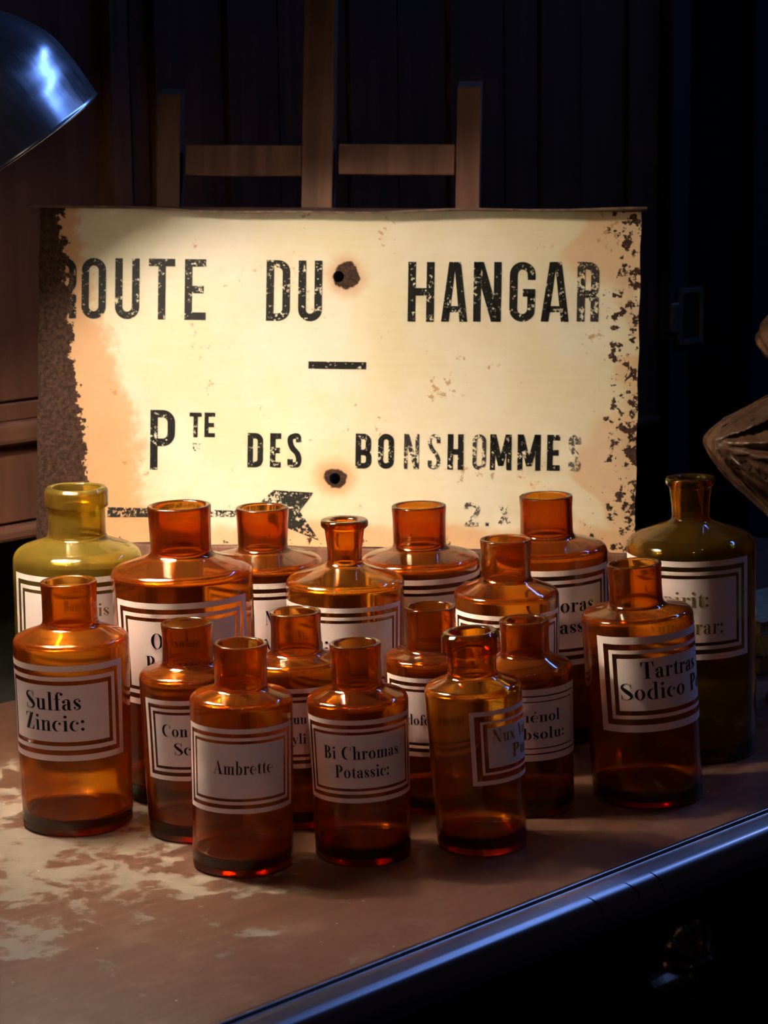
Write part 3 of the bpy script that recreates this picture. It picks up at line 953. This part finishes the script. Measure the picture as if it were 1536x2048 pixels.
def glyph(c):
    X = XH
    if c == 'o': return ringq(0.28, X / 2, 0.27, X / 2 + 0.01), 0.58
    if c == 'O': return ringq(0.42, 0.5, 0.41, 0.515, tl=0.2, tr=0.2), 0.88
    if c == 'c': return ringq(0.28, X / 2, 0.27, X / 2 + 0.01, 55, 312, tr=0.03) + ball(0.43, X - 0.17, 0.075), 0.54
    if c == 'C': return ringq(0.42, 0.5, 0.41, 0.515, 48, 315, tl=0.2, tr=0.03) + rect(0.70, 0.66, 0.725, 0.99) + [[(0.66, 0.85), (0.72, 0.66), (0.72, 0.9), (0.70, 0.9)]], 0.80
    if c in 'eé':
        q = ringq(0.28, X / 2, 0.27, X / 2 + 0.01, 0, 318, tr=0.05) + rect(0.10, X / 2 - 0.005, 0.54, X / 2 + TN)
        if c == 'é': q += [[(0.24, 0.76), (0.30, 0.76), (0.46, 0.96), (0.36, 0.96)]]
        return q, 0.57
    if c == 'a': return rect(0.30, 0.03, 0.30 + TH, X - 0.16) + ringq(0.22, 0.17, 0.20, 0.18, 60, 300, tr=0.03) + stroke([(0.30 + TH / 2, X - 0.18), (0.36, X - 0.06), (0.24, X - 0.015), (0.12, X - 0.07)], [TH, 0.09, 0.035, 0.03]) + ball(0.11, X - 0.16, 0.085) + stroke([(0.38, 0.05), (0.46, 0.015), (0.53, 0.05)], [0.1, 0.04, 0.02]), 0.55
    if c in 's':
        cp = [(0.36, X - 0.19, 0.02), (0.33, X - 0.06, 0.03), (0.22, X - 0.015, 0.035), (0.10, X - 0.08, 0.08), (0.09, X - 0.19, 0.13), (0.20, X / 2, 0.17), (0.33, 0.19, 0.13), (0.32, 0.08, 0.08), (0.20, 0.015, 0.035), (0.08, 0.06, 0.03), (0.05, 0.19, 0.02)]
        sp = spline(cp, 4)
        return stroke([(p[0], p[1]) for p in sp], [p[2] for p in sp]) + ball(0.33, X - 0.14, 0.055) + ball(0.08, 0.14, 0.055), 0.44
    if c == 'S':
        cp = [(0.56, 0.70, 0.02), (0.52, 0.90, 0.03), (0.34, 0.99, 0.035), (0.14, 0.90, 0.10), (0.11, 0.74, 0.17), (0.28, 0.56, 0.23), (0.46, 0.40, 0.23), (0.57, 0.24, 0.17), (0.52, 0.09, 0.09), (0.32, 0.01, 0.035), (0.12, 0.08, 0.03), (0.06, 0.30, 0.02)]
        sp = spline(cp, 4)
        return stroke([(p[0], p[1]) for p in sp], [p[2] for p in sp]) + rect(0.55, 0.68, 0.575, 1.0) + rect(0.045, 0.0, 0.07, 0.32), 0.68
    if c == 'i': return stem(0.08, 0, X, flag=True) + ball(0.15, 0.88, 0.09), 0.32
    if c == 'l': return stem(0.08, 0, 1.04, flag=True), 0.32
    if c == 'n': return stem(0.08, 0, X, flag=True) + arch(0.22, 0.55, X) + stem(0.40, 0, X - 0.12, st=False), 0.64
    if c == 'm': return stem(0.08, 0, X, flag=True) + arch(0.22, 0.54, X) + stem(0.39, 0, X - 0.12, st=False) + arch(0.54, 0.86, X) + stem(0.71, 0, X - 0.12, st=False), 0.95
    if c == 'h': return stem(0.08, 0, 1.04, flag=True) + arch(0.22, 0.55, X) + stem(0.40, 0, X - 0.12, st=False), 0.64
    if c == 'u': return stem(0.08, 0.12, X, sb=False, flag=True) + stroke([(0.155, 0.16), (0.20, 0.04), (0.30, 0.01), (0.40, 0.10)], [0.14, 0.09, 0.04, 0.02]) + stem(0.40, 0, X, flag=True), 0.64
    if c == 'r': return stem(0.08, 0, X, flag=True) + stroke([(0.23, X - 0.2), (0.28, X - 0.05), (0.38, X - 0.02)], [0.02, 0.03, 0.03]) + ball(0.40, X - 0.09, 0.08), 0.48
    if c == 't': return rect(0.10, 0.08, 0.10 + TH, X) + [[(0.10, X), (0.10 + TH, X), (0.10 + TH, X + 0.2), (0.19, X + 0.14)]] + rect(0.0, X - TN, 0.36, X) + stroke([(0.175, 0.10), (0.23, 0.02), (0.32, 0.02), (0.37, 0.10)], [0.14, 0.07, 0.03, 0.02]), 0.38
    if c == 'f': return rect(0.10, 0, 0.10 + TH, 0.86) + rect(0.02, 0, 0.34, TN) + rect(0.0, X - TN, 0.36, X) + stroke([(0.175, 0.84), (0.22, 0.98), (0.32, 1.03), (0.42, 0.98)], [0.15, 0.08, 0.035, 0.03]) + ball(0.42, 0.92, 0.08), 0.37
    if c == 'b': return stem(0.08, 0, 1.04, sb=False, flag=True) + ringq(0.33, X / 2, 0.25, X / 2 + 0.01, -140, 140, tl=0.03), 0.62
    if c == 'd': return ringq(0.28, X / 2, 0.26, X / 2 + 0.01, 40, 320, tr=0.03) + stem(0.40, 0, 1.04, flag=True), 0.64
    if c == 'p': return stem(0.08, -0.32, X, flag=True) + ringq(0.33, X / 2, 0.25, X / 2 + 0.01, -140, 140, tl=0.03), 0.62
    if c in 'vy':
        q = [[(0.26, 0), (0.36, 0), (0.20, X), (0.02, X)]] + stroke([(0.30, 0.02), (0.52, X)], 0.032) + rect(-0.04, X - TN, 0.28, X) + rect(0.42, X - TN, 0.62, X)
        if c == 'y': q += stroke([(0.31, 0.04), (0.22, -0.22), (0.10, -0.29)], 0.034) + ball(0.08, -0.23, 0.07)
        return q, 0.58
    if c == 'x': return [[(0.38, 0), (0.58, 0), (0.20, X), (0.0, X)]] + stroke([(0.04, 0.01), (0.52, X - 0.01)], 0.034) + rect(-0.04, X - TN, 0.26, X) + rect(0.34, 0, 0.64, TN) + rect(-0.03, 0, 0.16, TN) + rect(0.42, X - TN, 0.6, X), 0.60
    if c == ':': return ball(0.12, 0.09, 0.095) + ball(0.12, X - 0.09, 0.095), 0.28
    if c == ' ': return [], 0.34
    if c == 'A': return stroke([(0.06, 0), (0.40, 0.97)], 0.034) + [[(0.52, 0), (0.76, 0), (0.44, 1.0), (0.34, 1.0)]] + rect(0.16, 0.30, 0.60, 0.30 + TN) + rect(-0.04, 0, 0.20, TN) + rect(0.44, 0, 0.86, TN), 0.84
    if c == 'N': return rect(0.10, 0, 0.135, 1) + rect(0.66, 0, 0.695, 1) + [[(0.56, 0), (0.695, 0), (0.24, 1), (0.02, 1)]] + rect(0, 0, 0.24, TN) + rect(0.56, 1 - TN, 0.80, 1), 0.84
    if c == 'V': return [[(0.36, 0), (0.46, 0), (0.26, 1), (0.04, 1)]] + stroke([(0.41, 0.02), (0.70, 1)], 0.034) + rect(-0.04, 1 - TN, 0.36, 1) + rect(0.58, 1 - TN, 0.82, 1), 0.76
    if c == 'T': return stem(0.27, 0, 1, 0.19, st=False) + rect(0.0, 1 - TN, 0.74, 1) + [[(0, 0.72), (0.03, 0.72), (0.12, 1), (0, 1)]] + [[(0.71, 0.72), (0.74, 0.72), (0.74, 1), (0.62, 1)]] + rect(0.18, 0, 0.56, TN), 0.76
    if c == 'Z': return rect(0.04, 1 - TN, 0.62, 1) + rect(0.02, 0, 0.64, TN) + [[(0.02, 0), (0.25, 0), (0.62, 1), (0.40, 1)]] + [[(0.04, 0.74), (0.06, 0.74), (0.16, 1), (0.04, 1)]] + [[(0.62, 0.28), (0.64, 0.28), (0.64, 0), (0.5, 0)]], 0.70
    if c == 'B': return stem(0.10, 0, 1, 0.19) + ringq(0.36, 0.755, 0.24, 0.245, -90, 90, tl=0.03, tr=0.17) + ringq(0.38, 0.26, 0.28, 0.26, -90, 90, tl=0.03, tr=0.19) + rect(0.29, 1 - TN, 0.38, 1) + rect(0.29, 0, 0.39, TN) + rect(0.29, 0.505, 0.38, 0.53), 0.72
    if c == 'P': return stem(0.10, 0, 1, 0.19) + ringq(0.38, 0.73, 0.28, 0.27, -90, 90, tl=0.03, tr=0.19) + rect(0.29, 1 - TN, 0.39, 1) + rect(0.29, 0.46, 0.39, 0.46 + TN), 0.70
    if c == 'D': return stem(0.10, 0, 1, 0.19) + ringq(0.40, 0.5, 0.40, 0.5, -90, 90, tl=0.03, tr=0.2) + rect(0.29, 1 - TN, 0.41, 1) + rect(0.29, 0, 0.41, TN), 0.86
    if c == 'I': return stem(0.10, 0, 1, 0.19), 0.40
    return [], 0.3


def text_quads(s):
    q, x = [], 0.0
    for c in s:
        g, adv = glyph(c)
        q += [[(px + x, py) for px, py in poly] for poly in g]
        x += adv + 0.05
    return q, x - 0.05


# ------------------------------------------------------------------ bottles
# x, y, base r, shoulder r, shoulder z, neck r, neck z, rim r, rim z (mm), lean, label (left deg, right deg, bottom, top), text lines
BOTTLES = {
    'A': (-0.2234, 1.5935, 39.3, 41.4, 136.3, 19.7, 147.6, 20.3, 177.4, -0.003, (-94, 56, 56.4, 125.2), [('Sulfas', -52.7, 7.7, 93.5, 12.62), ('Zincic:', -54.7, 10.8, 78.3, 11.9)]),
    'B': (-0.1361, 1.5700, 33.4, 35.1, 115.8, 18.2, 123.7, 18.4, 151.4, -0.021, (-62, 76, 46.1, 103.5), [('Con', -35.7, -4.4, 77.9, 8.53), ('Sc', -21.6, -1.5, 64.9, 8.53)]),
    'C': (-0.0990, 1.4969, 34.0, 34.5, 117.0, 17.4, 124.9, 18.5, 153.5, 0.012, (-76, 70, 45.1, 103.0), [('Ambrette', -32.8, 35.5, 72.1, 8.84)]),
    'D': (-0.0174, 1.5149, 33.0, 34.8, 110.8, 17.3, 119.7, 17.7, 148.3, -0.022, (-73, 80, 45.7, 103.0), [('Bi Chromas', -42.1, 49.1, 76.2, 8.77), ('Potassic:', -28.4, 35.2, 63.3, 8.77)]),
    'E': (0.0652, 1.5316, 31.3, 33.8, 112.9, 16.4, 122.8, 20.3, 151.5, -0.051, (-6, 140, 50.9, 102.6), [('Nux Vom', 20.0, 96.0, 80.1, 9.03), ('Pulv', 46.8, 98.0, 67.4, 9.38)]),
    'F': (0.1030, 1.6170, 33.3, 33.8, 105.4, 17.5, 115.8, 18.1, 139.2, -0.023, (-60, 85, 42.7, 95.4), [('Phénol', -20.4, 44.3, 71.5, 8.04), ('Absolu:', -21.1, 52.0, 58.9, 8.04)]),
    'G': (0.1927, 1.6396, 40.4, 40.9, 139.1, 19.5, 145.8, 20.3, 175.0, -0.066, (-45, 105, 58.9, 129.4), [('Tartras', 1.3, 71.1, 98.5, 12.22), ('Sodico Pot', -20.6, 93.0, 83.0, 12.22)]),
    'H': (-0.0624, 1.5986, 34.0, 34.6, 116.2, 18.2, 123.5, 18.5, 151.9, -0.012, (-75, 75, 45.6, 103.4), [('un', -6.2, 9.6, 78.2, 7.05), ('yli', -8.2, 8.3, 63.7, 7.23)]),
    'I': (0.0341, 1.6262, 33.4, 34.7, 112.0, 18.0, 117.2, 19.0, 148.0, -0.013, (-67, 80, 44.5, 102.6), [('Iodoformum', -45.6, 39.2, 68.0, 7.72)]),
    'J': (-0.2423, 1.7627, 49.2, 50.0, 165.8, 22.4, 178.2, 24.6, 216.6, 0.016, (-70, 75, 77.4, 154.1), [('Bauris', -18.4, 27.5, 123.5, 10.32)]),
    'K': (-0.1480, 1.6701, 51.3, 52.8, 169.6, 22.4, 182.2, 23.8, 217.2, -0.014, (-65, 60, 77.4, 154.1), [('Oxalas', -27.3, 17.5, 120.6, 11.31), ('Potassic:', -32.7, 22.8, 103.7, 11.31)]),
    'L': (-0.0975, 1.8047, 46.7, 48.0, 147.9, 19.8, 158.4, 21.5, 191.0, 0.002, (-70, 70, 64.1, 138.3), [('Nitras', 0.9, 31.3, 105.3, 11.36), ('Natric', -0.6, 30.8, 83.1, 10.96)]),
    'M': (-0.0315, 1.7235, 44.3, 45.3, 148.3, 12.9, 162.2, 18.0, 195.3, 0.006, (-80, 66.7, 68.5, 135.2), [('Vin:', -50.4, -15.8, 103.3, 10.1)]),
    'N': (0.0300, 1.8070, 46.7, 47.5, 147.5, 21.0, 158.0, 21.9, 190.3, -0.012, (-60, 95, 64.5, 138.7), []),
    'O': (0.0933, 1.7182, 39.5, 40.1, 137.9, 18.9, 149.6, 19.7, 179.1, -0.006, (-73, 78, 66.0, 127.4), [('Acid', -29.0, -5.7, 96.7, 10.07)]),
    'P': (0.1343, 1.8175, 48.2, 48.5, 152.9, 21.3, 163.5, 21.8, 194.9, -0.022, (-76, 74, 65.6, 142.6), [('Chloras', -19.8, 46.8, 108.7, 11.85), ('Potassic:', -18.9, 55.3, 91.7, 11.44)]),
    'Q': (0.2422, 1.7602, 49.5, 50.3, 169.8, 14.3, 185.8, 19.1, 218.1, -0.020, (-79, 58.5, 83.9, 160.7), [('Spirit:', -35.4, 16.1, 125.3, 12.28), ('Vulnerar:', -39.2, 29.1, 104.1, 12.28)]),
}
GLASS = {'C': ORANGE, 'A': ORANGE, 'D': AMBER, 'M': GOLD, 'E': GOLD, 'J': OLIVE, 'Q': OLIVE2}
LIPS = {'E': 'collar', 'J': 'collar', 'M': 'flange', 'Q': 'flange'}
INKS = {'J': INK_OLIVE, 'Q': INK_OLIVE, 'E': INK_GOLD, 'C': INK_BROWN}
FRAMES = {'F': (0.088, 0.020, 0.060, 0.016), 'G': (0.077, 0.061, 0.040, 0.048), 'A': (0.063, 0.052, 0.045, 0.044), 'E': (0.062, 0.075, 0.034, 0.055)}
STD = (0.058, 0.047, 0.038, 0.034)
B_LABEL = {
    'A': 'amber apothecary bottle labelled Sulfas Zincic at the left front',
    'B': 'amber apothecary bottle labelled Con and Sc, half hidden behind the Ambrette bottle',
    'C': 'foremost orange amber apothecary bottle labelled Ambrette',
    'D': 'amber apothecary bottle labelled Bi Chromas Potassic in the front row',
    'E': 'golden amber bottle with collar lip, gold lettered Nux Vomica label turned right',
    'F': 'amber apothecary bottle labelled Phénol Absolu behind the Nux Vomica bottle',
    'G': 'leaning amber apothecary bottle labelled Tartras Sodico at the right front',
    'H': 'amber bottle between and behind the Ambrette and Bi Chromas bottles',
    'I': 'amber bottle showing the letters do between Bi Chromas and Nux Vomica bottles',
    'J': 'dusty olive yellow bottle with collar lip at the far left back',
    'K': 'large wide-necked amber bottle behind the Con bottle, widest of all',
    'L': 'amber wide-necked bottle in the back row below the arrow of the sign',
    'M': 'golden amber bottle with thin neck and flared lip at the centre back',
    'N': 'amber wide-necked bottle in the back row right of the flared-lip centre bottle',
    'O': 'mid-sized amber bottle directly behind the Phénol bottle, white label with thick bands',
    'P': 'amber wide-necked bottle labelled Chloras Potassic at the right end of the sign',
    'Q': 'olive amber bottle with thin flared neck labelled Spirit Vulnerar at far right',
}


def make_bottle(key):
    x, y, rb, rs, zs, rn, zn, rr, zr, lean, lab, lines = BOTTLES[key]
    rb, rs, zs, rn, zn, rr, zr = [a / 1000 for a in (rb, rs, zs, rn, zn, rr, zr)]
    big = rs > 0.043
    w = 0.0026 if big else 0.0023            # body wall
    wn = 0.0042 if big else 0.0036           # neck wall
    tb = 0.0105                              # base thickness
    cr = 0.013 if key in 'JQ' else (0.0075 if big else 0.006)
    g = 0.0004
    lip = LIPS.get(key, 'plain')
    pts = [(0, 0.0042), (rb * 0.70, 0.0036), (rb * 0.84, g), (rb, g), (rs, zs + 0.0012), (rn, zn - 0.0018)]
    rad = [0, 0.004, 0.003, 0.0032, cr, 0.0065]
    if lip == 'plain':
        pts += [(rr - 0.0008, zr - 0.010), (rr, zr), (rr - wn, zr)]
        rad += [0.01, 0.0026, 0.0022]
        ri_top = rr - wn - 0.0004
    elif lip == 'collar':
        pts += [(rr - 0.0028, zr - 0.0165), (rr + 0.0002, zr - 0.015), (rr, zr - 0.003), (rr - 0.0025, zr), (rr - 0.0062, zr - 0.0005)]
        rad += [0.0012, 0.002, 0.003, 0.0018, 0.0018]
        ri_top = rr - 0.0066
    else:
        pts += [(rn + 0.0004, zr - 0.022), (rn + 0.0022, zr - 0.008), (rr, zr - 0.0055), (rr, zr - 0.0003), (rn - 0.0028, zr - 0.0006)]
        rad += [0.02, 0.003, 0.0022, 0.0024, 0.003]
        ri_top = rn - 0.0034
    pts += [(ri_top, zr - 0.006), (rn - wn, zn + 0.004), (rn - wn, zn - 0.0015), (rs - w, zs - w * 0.8), (rb - w, tb), (0, tb + 0.0018)]
    rad += [0.002, 0.004, 0.005, max(cr - w, 0.003), 0.005, 0]
    prof_b = fillet(pts, rad, 6)
    # finer rows along the body
    fine = []
    for a, c in zip(prof_b, prof_b[1:]):
        k = max(1, int((Vector(c) - Vector(a)).length / 0.014))
        for i in range(k):
            fine.append((a[0] + (c[0] - a[0]) * i / k, a[1] + (c[1] - a[1]) * i / k))
    fine.append(prof_b[-1])
    verts, faces = lathe_data(fine, 72)
    rnd = random.Random(ord(key))
    ph = [rnd.uniform(0, 6.28) for _ in range(4)]

    def wob(a, z):
        """slightly uneven hand-blown wall"""
        return 1 + (0.006 * math.sin(2 * a + ph[0] + 14 * z) + 0.003 * math.sin(3 * a + ph[1] + 40 * z)) * sstep(0.004, 0.02, z)

    def deform(p):
        px, py, pz = p
        a = math.atan2(py, px)
        s = wob(a, pz)
        px, py = px * s, py * s
        tl = lean * sstep(0.0, 0.35 * zr, pz)
        return (px + lean * pz, py, pz - tl * px)

    root = empty('apothecary_bottle', (x, y, 0))
    tag(root, B_LABEL[key], 'bottle', 'antique apothecary bottles on the desk')
    mesh_obj('glass_body', [deform(p) for p in verts], faces, GLASS.get(key, AMBER), root, True)

    def rad_at(z):
        return rb + (rs - rb) * min(1.0, max(0.0, z / zs))

    fc = Vector((-x, -y)).normalized()
    ri = Vector((-fc.y, fc.x))

    def on(phi, z, off):
        r = rad_at(z) + off
        q = fc * (r * math.cos(phi)) + ri * (r * math.sin(phi))
        return deform((q.x, q.y, z))

    pl, pr, zb, zt = math.radians(lab[0]), math.radians(lab[1]), lab[2] / 1000, lab[3] / 1000
    h = zt - zb
    b1, g1, b2, g2 = [c * h for c in FRAMES.get(key, STD)]
    rm = rad_at((zb + zt) / 2)

    def patch(p0, p1, z0, z1, v, f, off=0.00025):
        nx = max(1, int(abs(p1 - p0) / 0.06)); nz = max(1, int((z1 - z0) / 0.008))
        k0 = len(v)
        for j in range(nz + 1):
            for i in range(nx + 1):
                v.append(on(p0 + (p1 - p0) * i / nx, z0 + (z1 - z0) * j / nz, off))
        for j in range(nz):
            for i in range(nx):
                a = k0 + j * (nx + 1) + i
                f.append((a, a + 1, a + nx + 2, a + nx + 1))

    def frame(inset, bw):
        v, f = [], []
        p0, p1, z0, z1 = pl + inset / rm, pr - inset / rm, zb + inset, zt - inset
        patch(p0, p1, z1 - bw, z1, v, f)
        patch(p0, p1, z0, z0 + bw, v, f)
        patch(p0, p0 + bw / rm, z0 + bw, z1 - bw, v, f)
        patch(p1 - bw / rm, p1, z0 + bw, z1 - bw, v, f)
        mesh_obj('label_border', v, f, ENAMEL, root, True, recalc=False)

    frame(0, b1)
    frame(b1 + g1, b2)
    ins = b1 + g1 + b2 + g2
    v, f = [], []
    patch(pl + ins / rm, pr - ins / rm, zb + ins, zt - ins, v, f)
    label = mesh_obj('label', v, f, ENAMEL, root, True, recalc=False)
    for (s, p0, p1, zbase, cap) in lines:
        q, wd = text_quads(s)
        p0, p1, zbase, cap = math.radians(p0), math.radians(p1), zbase / 1000, cap / 1000
        v, f = [], []
        for poly in q:
            k = len(v)
            v += [on(p0 + (p1 - p0) * px / wd, zbase + py * cap, 0.00050) for px, py in poly]
            f.append(tuple(range(k, k + len(poly))))
        mesh_obj('lettering', v, f, INKS.get(key, INK), label, False, recalc=False)
    return root


for key in BOTTLES:
    make_bottle(key)

# ------------------------------------------------------------------ bust at the right edge
m, n, b = new_mat('glazed_brown_plaster')
v_ = n.coord()
g1_ = n.noise(v_, 35, 5, 0.65)
n.setin(b.inputs['Base Color'], n.mix(n.smooth(g1_, 0.3, 0.7), (0.070, 0.036, 0.022), (0.17, 0.092, 0.058)))
b.inputs['Roughness'].default_value = 0.27
n.link(n.bump(n.noise(v_, 90, 4), 0.3, 0.001), b.inputs['Normal'])
BRONZE = m
bust = empty('bust', (0.3655, 1.90, 0))
tag(bust, 'glossy brown draped bust cut off by the right edge of the picture', 'sculpture')
PXM = 0.000428
bp = []
for (py_, rp) in [(1413, 0), (1413, 90), (1398, 93), (1375, 86), (1355, 62), (1300, 48), (1220, 42), (1150, 40), (1115, 44), (1085, 62), (1060, 82), (1035, 106), (1000, 142), (960, 185), (920, 214), (888, 228), (866, 214), (845, 186), (822, 146), (800, 106), (780, 74), (760, 56), (745, 60), (735, 96), (715, 117), (690, 125), (665, 116), (640, 100), (600, 96), (540, 102), (480, 100), (430, 84), (395, 50), (378, 0)]:
    bp.append((rp * PXM, (1413 - py_) * PXM))
bsm = spline(bp, 5)
bsm = [(max(r, 0.0), z) for r, z in bsm]
bsm[0] = (0.0, 0.0003); bsm[-1] = (0.0, bp[-1][1])
vv, ff = lathe_data(bsm, 128)
out = []
for (px, py, pz) in vv:
    a = math.atan2(py, px)
    zz = pz / PXM
    sh = sstep(300, 400, zz) * (1 - sstep(610, 660, zz))
    flat = 1 - 0.45 * sh
    # drapery fanning out from the point of the shoulder
    tx, tz = px + 0.0976, pz - 0.2247
    th_ = math.atan2(tz, tx) if px < 0 else math.atan2(tz, -px + 0.0976)
    far_ = min(1.0, math.hypot(tx, tz) / 0.035)
    s_ = math.sin(9.5 * th_ + 0.6 + 6 * pz)
    fold = 1 + sh * (0.012 * math.sin(31 * a + zz * 0.07))
    push = sh * far_ * 0.0085 * (1 - 2 * abs(s_) ** 0.75) + sh * far_ * 0.0025 * math.sin(31 * th_)
    curl = 1 + (sstep(662, 682, zz)) * (0.05 * math.sin(9 * a + zz * 0.08) * math.sin(zz * 0.09 + 2 * a))
    if zz > 770 and py < 0:
        # brow, eyes, nose and mouth of the bearded head
        gx, gz = px / PXM, zz
        G = lambda cx_, cz_, sx_, sz_: math.exp(-((gx - cx_) / sx_) ** 2 - ((gz - cz_) / sz_) ** 2)
        push += PXM * (26 * G(0, 842, 11, 24) + 12 * G(0, 895, 52, 9) - 14 * G(-32, 872, 15, 10) - 14 * G(32, 872, 15, 10) - 9 * G(0, 800, 24, 5) + 6 * G(0, 788, 22, 6))
    out.append((px * fold * curl, py * fold * curl * flat + (push if py > 0 else -push) * min(1.0, abs(py) / 0.012), max(pz, 0.0003)))
mesh_obj('figure', out, ff, BRONZE, bust, True)

# ------------------------------------------------------------------ booklets lying on the desk behind the Spirit bottle
def book(label, cx, cy_, z, w, d, h, ang, cover, pages):
    r = empty('book', (cx, cy_, z), ang)
    tag(r, label, 'book', 'books stacked behind the right bottle')
    box('page_block', (0.002, 0.002, 0.0015), (w - 0.003, d - 0.002, h - 0.0015), pages, r)
    box('cover', (0, 0, h - 0.0014), (w, d, h), cover, r, 0.0004, 1)
    box('cover', (0, 0, 0), (w, d, 0.0014), cover, r, 0.0004, 1)
    box('spine', (w - 0.003, 0, 0.0014), (w - 0.0012, d, h - 0.0014), cover, r)
    return r

CREAM = plain_mat('yellowed_paper', (0.30, 0.25, 0.16), 0.8, 0, 0.2, 0.3, 200)
GREYC = plain_mat('grey_card', (0.06, 0.065, 0.07), 0.7, 0, 0.3, 0.3, 60)
TAN = plain_mat('tan_card', (0.22, 0.17, 0.11), 0.7, 0, 0.3, 0.3, 60)
z0 = 0.0004
for lbl, h, ang, dx, cov in [('grey covered book at the bottom of the stack behind the right bottle', 0.016, 0.55, 0.0, GREYC),
                             ('tan covered book in the middle of the stack behind the right bottle', 0.020, 0.42, 0.004, TAN),
                             ('thin cream covered book on top of the stack behind the right bottle', 0.012, 0.62, 0.001, CREAM)]:
    book(lbl, 0.331 + dx, 1.985, z0, 0.15, 0.10, h, ang, cov, CREAM)
    z0 += h + 0.0003
